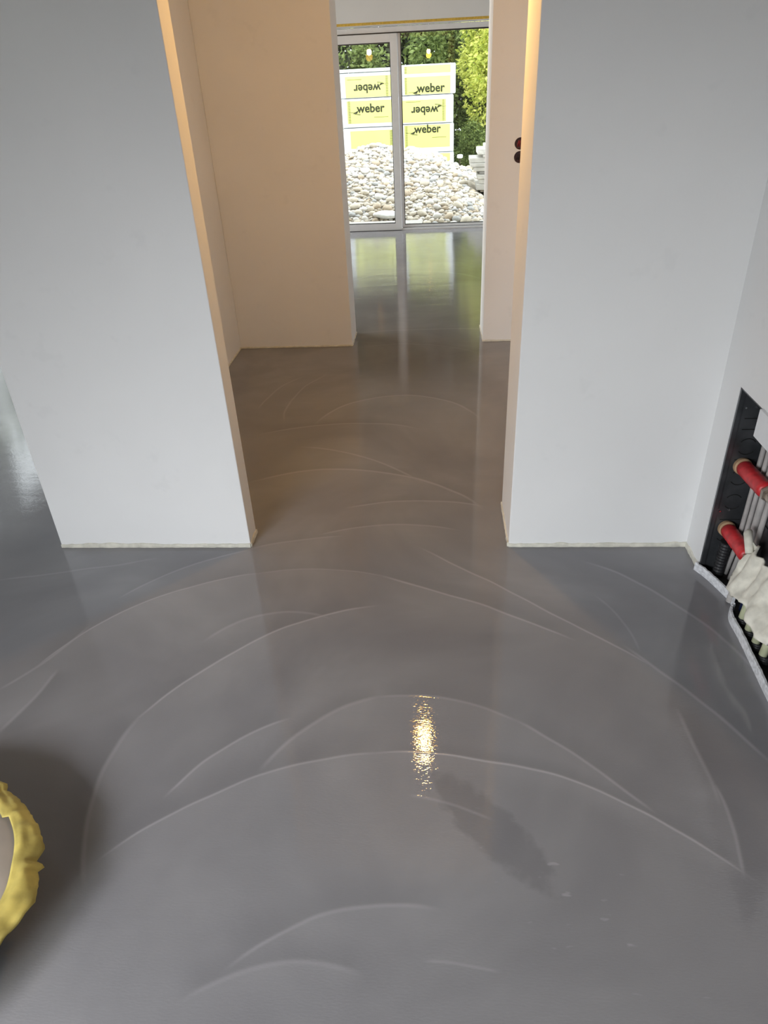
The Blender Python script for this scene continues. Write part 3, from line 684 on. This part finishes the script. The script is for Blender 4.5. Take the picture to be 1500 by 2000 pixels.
# ------------------------------------------------------------------ insulation packs with print
def text_mesh(s, size, off=0.0):
    cu = bpy.data.curves.new('t', 'FONT'); cu.body = s; cu.size = size; cu.offset = off; cu.extrude = .0006; cu.align_x = 'LEFT'; cu.resolution_u = 3
    o = bpy.data.objects.new('t', cu); C.objects.link(o); bpy.context.view_layer.update()
    me = bpy.data.meshes.new_from_object(o.evaluated_get(bpy.context.evaluated_depsgraph_get())); bpy.data.objects.remove(o)
    xs = [v.co.x for v in me.vertices]; wd = max(xs)-min(xs); return me, wd
WORD, WW = text_mesh('weber', .215, .006)
def pack(x, y, z, wd, h, dp, flip, label, lab, word=(.26, .42), upper=None, small=True, bars=.10, tilt=0, face=None):
    """x,y,z = front left bottom; lab=(x0,x1,z0,z1) yellow area fraction; word=(x,z) fraction of label start"""
    t = thing('insulation_pack', label, 'pack', (x+wd/2, y+dp/2, z), 'insulation packs behind the stone heap')
    T = Matrix.Translation((x+wd/2, y, z+h/2)) @ Matrix.Rotation(tilt, 4, 'Z')
    bm = bmesh.new(); box(bm, -wd/2, wd/2, 0, dp, -h/2+.002, h/2-.002, T); link('pack_body', bm, MWHITEFILM, t, bevel=.018)
    areas = [lab]+([upper] if upper else [])
    bm = bmesh.new()
    for (a, b, c, d) in areas: box(bm, (a-.5)*wd, (b-.5)*wd, -.003, .001, (c-.5)*h, (d-.5)*h, T)
    link('yellow_label', bm, MLABEL, t)['label'] = 'pale yellow printed face'
    F = T @ (Matrix.Rotation(PI, 4, 'Y') if flip else Matrix.Identity(4))
    bm = bmesh.new(); 
    for (a, b, c, d) in areas:
        if flip: c, d = 1-d, 1-c
        nb = int((d-c)*h/.019)
        for i in range(nb):
            zz = (c-.5)*h+.012+i*.019
            if zz+.012 < (d-.5)*h: box(bm, (bars-.5)*wd, (bars-.5)*wd+.040, -.0045, -.0028, zz, zz+.010, F)
    link('print_bars', bm, MINK2, t)
    if word:
        sc = .50*wd/WW; bm = bmesh.new(); ox = (word[0]-.5)*wd; oz = (word[1]-.5)*h
        R = F @ Matrix.Translation((ox, -.004, oz)) @ Matrix.Rotation(PI/2, 4, 'X') @ Matrix.Diagonal((sc, sc, 1, 1))
        m2 = WORD.copy(); m2.transform(R); bm.from_mesh(m2)
        # swallow-like mark and thin line at the lower left of the word
        def tri(pts):
            bm.faces.new([bm.verts.new(F @ Vector((ox+a*wd, -.0046, oz+b*h))) for a, b in pts])
        tri([(-.085, -.035), (-.005, -.04), (.03, .085)]); tri([(-.15, .012), (-.02, .012), (-.02, .0), (-.15, .0)]); tri([(-.05, -.045), (.055, -.06), (.055, -.085), (-.05, -.06)])
        link('brand_print', bm, MINK, t)
    if small:
        bm = bmesh.new(); ox = (.60-.5)*wd; oz = (word[1]-.5)*h-.085 if word else -.1*h
        for i in range(14): box(bm, ox+i*.018, ox+i*.018+.013, -.0045, -.0028, oz, oz+.011, F)
        link('small_print', bm, MINK2, t)
    return t
YP = 14.15
L = (.075, .94, .03, .86)
# right stack, bottom to top
pack(-.60, YP, -.06, .965, .50, .6, False, 'lowest yellow-white pack of the right stack, mostly hidden by stones', (.08, .93, .1, .97), word=None, small=False)
pack(-.59, YP, .445, .950, .452, .6, False, 'pack third from the top of the right stack, word upright', (.08, .93, .18, .97), word=(.27, .70))
pack(-.605, YP-.01, .902, .955, .43, .6, True, 'pack second from the top of the right stack, word upside down', (.07, .87, .06, .85), word=(.28, .40), bars=.16)
pack(-.585, YP, 1.338, .970, .45, .6, False, 'top pack of the right stack, with a white band across the yellow', (.10, .91, .02, .60), word=(.32, .09), upper=(.10, .91, .70, .95), small=False)
# left stack
pack(-1.60, YP, -.06, .965, .47, .6, False, 'lowest pack of the left stack, half hidden by stones', (.1, .93, .1, .90), word=None, small=False)
pack(-1.60, YP, .415, .965, .465, .6, True, 'pack third from the top of the left stack, blank yellow face', (.13, .93, .30, .90), word=None, small=False, bars=.10)
pack(-1.625, YP-.01, .885, .985, .445, .6, False, 'pack second from the top of the left stack, word upright', (.12, .98, .14, .92), word=(.30, .52), bars=.14)
pack(-1.61, YP, 1.336, .950, .375, .6, True, 'top pack of the left stack, under a white board, word upside down', (.10, .93, .02, .86), word=(.26, .48), bars=.12)
bm = bmesh.new(); box(bm, -1.64, -.67, YP-.02, YP+.58, 1.716, 1.765)
tag(link('foam_board', bm, MWHITEFILM, bevel=.01), 'thin white board lying on the left stack of packs', 'board')

# ------------------------------------------------------------------ paving blocks at the right
BY = 11.40
bm = bmesh.new()
for dx in (0, .42, .84): box(bm, .74+dx, .84+dx, BY+.03, BY+.47, -.06, .125)
for dy in (0, .13, .26, .39): box(bm, .69, 1.72, BY+.01+dy, BY+.10+dy, .125, .150)
tag(link('wooden_pallet', bm, simple('grey_wood', (.22, .19, .15), .9)), 'wooden pallet under the stack of pale stone slabs right of the heap', 'pallet')
for i, (x0, x1, z0, z1, lab) in enumerate(((.630, 1.60, .152, .232, 'pale slab lowest in the stack on the pallet'), (.667, 1.62, .234, .300, 'pale block second from the bottom of the slab stack'),
        (.640, 1.60, .302, .360, 'pale slab under the dark recessed one in the stack'), (.668, 1.55, .362, .403, 'darker recessed slab halfway up the slab stack'), (.585, 1.62, .405, .460, 'pale slab third from the top among the wide ones'),
        (.537, 1.62, .463, .512, 'wide pale slab directly under the topmost wide slab'), (.527, 1.63, .515, .582, 'topmost wide pale slab of the stack'), (.712, .98, .584, .622, 'small pale block between the topmost wide slab and the white box-shaped block'),
        (.635, 1.02, .624, .697, 'bright white oblong block lying high on the slab stack'), (.737, .90, .699, .740, 'small white block at the very top of the slab stack'))):
    bm = bmesh.new(); sh = .01*math.sin(i*2.3); box(bm, x0, x1, BY+sh, BY+.45+sh, z0, z1)
    tag(link('stone_block', bm, simple('darker_slab', (.25, .24, .22), .9) if i == 3 else (STONES[0] if i > 7 else MSLAB), bevel=.008), lab, 'stone block', 'pale slabs stacked on the pallet')
# small white-capped stakes
for k, (x, y, zt) in enumerate(((.455, 13.6, .44),)):
    t = thing('marker_stake', 'thin wooden stake with a white cap between the packs and the block stack', 'stake', (x, y, -.07))
    bm = bmesh.new(); tube(bm, [(x, y, -.07), (x, y, zt-.05)], .010, 8); link('stake_rod', bm, MBARK, t)
    bm = bmesh.new(); tube(bm, [(x, y, zt-.06), (x, y, zt-.05), (x, y, zt-.005), (x, y, zt)], [.03, .05, .05, .035], 14); link('cap', bm, MLINER, t)

# ------------------------------------------------------------------ trees and shrubs
def foliage_mesh(seed, n, r, leaf, lumps, mats, rp=0.0):
    r_ = random.Random(seed); cs = [(Vector((r_.gauss(0, .45), r_.gauss(0, .45), r_.uniform(-.75, .8))), r_.uniform(.28, .48)) for _ in range(lumps)]
    V = []; F = []; MI = []
    for _ in range(n):
        c, cr = r_.choice(cs); d = Vector((r_.gauss(0, 1), r_.gauss(0, 1), r_.gauss(0, 1))).normalized()
        p = c + d*cr*(r_.uniform(.55, 1.05)); p = Vector((p.x*r[0], p.y*r[1], p.z*r[2]))
        s = leaf*r_.uniform(.6, 1.3); a = (d*.6+Vector((r_.gauss(0, 1), r_.gauss(0, 1), r_.gauss(0, .6)-.35))).normalized()
        b = a.cross(Vector((r_.gauss(0, 1), r_.gauss(0, 1), r_.gauss(0, 1)))).normalized(); nn = a.cross(b)
        i0 = len(V); V += [p, p+a*s*.45+b*s*.24+nn*s*.06, p+a*s, p+a*s*.45-b*s*.24+nn*s*.06]; F += [(i0, i0+1, i0+2), (i0, i0+2, i0+3)]
        k = 1 if (rp and r_.random() < rp and p.z > r[2]*.35) else 0; MI += [k, k]
    me = bpy.data.meshes.new('foliage'); me.from_pydata([tuple(v) for v in V], [], F)
    for m in mats: me.materials.append(m)
    me.polygons.foreach_set('material_index', MI); return me
FD = [foliage_mesh(s, 22000, (1.9, 1.5, 3.6), .17, 26, [MLEAFD]) for s in (1, 2, 3)]
FM = [foliage_mesh(s, 9000, (1.2, 1.0, 1.3), .11, 18, [MLEAFM]) for s in (4, 5)]
FY = [foliage_mesh(s, 20000, (.72, .75, 1.15), .08, 26, [MLEAFY, MLEAFR], .07) for s in (6,)]
def tree(me, x, y, zc, sc, label, trunk=.12, group=None, kind='tree'):
    t = thing(kind, label, kind.split('_')[-1], (x, y, -.07), group)
    o = bpy.data.objects.new('foliage', me); C.objects.link(o); o.parent = t; o.location = (0, 0, zc+.07); o.scale = (sc,)*3; o.rotation_euler = (0, 0, x*3.1)
    bm = bmesh.new(); tube(bm, [(x, y, -.07), (x+.05, y, zc*.5), (x-.03, y+.03, zc*1.1), (x+.04, y, zc*1.5)], [trunk, trunk*.8, trunk*.55, trunk*.2], 10)
    for k in range(6):
        a = k*1.9+x; tube(bm, [(x, y, zc*(.6+.1*k)), (x+math.cos(a)*.6*sc, y+math.sin(a)*.5*sc, zc*(.6+.1*k)+.6*sc)], [trunk*.4, trunk*.1], 8)
    link('trunk', bm, MBARK, t)
pos_words = ['far left of the row, beyond the wall edge', 'left, outside the sash', 'behind the left stack', 'between the two stacks', 'behind the right stack', 'behind the yellow-green shrub', 'right end of the row', 'far right end']
for i, (x, y, s) in enumerate(((-7.6, 20, 1), (-5.0, 19.2, 1.05), (-2.75, 18.6, 1.0), (-.9, 19.4, 1.05), (.75, 18.4, .95), (2.6, 18.9, 1.0), (4.9, 19.4, 1.05), (7.4, 20.0, 1.0))):
    tree(FD[i % 3], x, y, 3.2, s, 'tall dark green tree %s' % pos_words[i], .14, 'dark trees in the back row')
for i, (x, y) in enumerate(((-3.2, 16.3), (-1.5, 16.6), (.25, 16.4), (1.9, 16.2), (3.6, 16.6))):
    tree(FM[i % 2], x, y, 1.0, .95, ['mid green bush left of the packs', 'mid green bush behind the left stack of packs', 'mid green bush behind the right stack of packs', 'mid green bush behind the yellow-green shrub', 'mid green bush right of the shrub'][i], .05, 'green bushes under the trees', 'bush')
tree(FY[0], 1.28, 15.0, 1.75, 1.05, 'bright yellow-green shrub with a few reddish tips, right of the packs', .05, None, 'shrub')
tree(FM[1], .80, 17.3, 1.9, 1.0, 'tall loose green bush filling the gap between the packs and the yellow-green shrub', .05, None, 'bush')
tree(FM[0], .95, 14.6, .28, .45, 'low green bush at the foot of the yellow-green shrub', .03, None, 'bush')
# hedge outside the left window
for i, (x, y) in enumerate(((-6.5, 5.2), (-6.5, 8.8))):
    tree(FM[i % 2], x, y, 1.0, 1.1, ['green bush outside the left window, nearer one', 'green bush outside the left window, farther one'][i], .05, 'bushes outside the left window', 'bush')
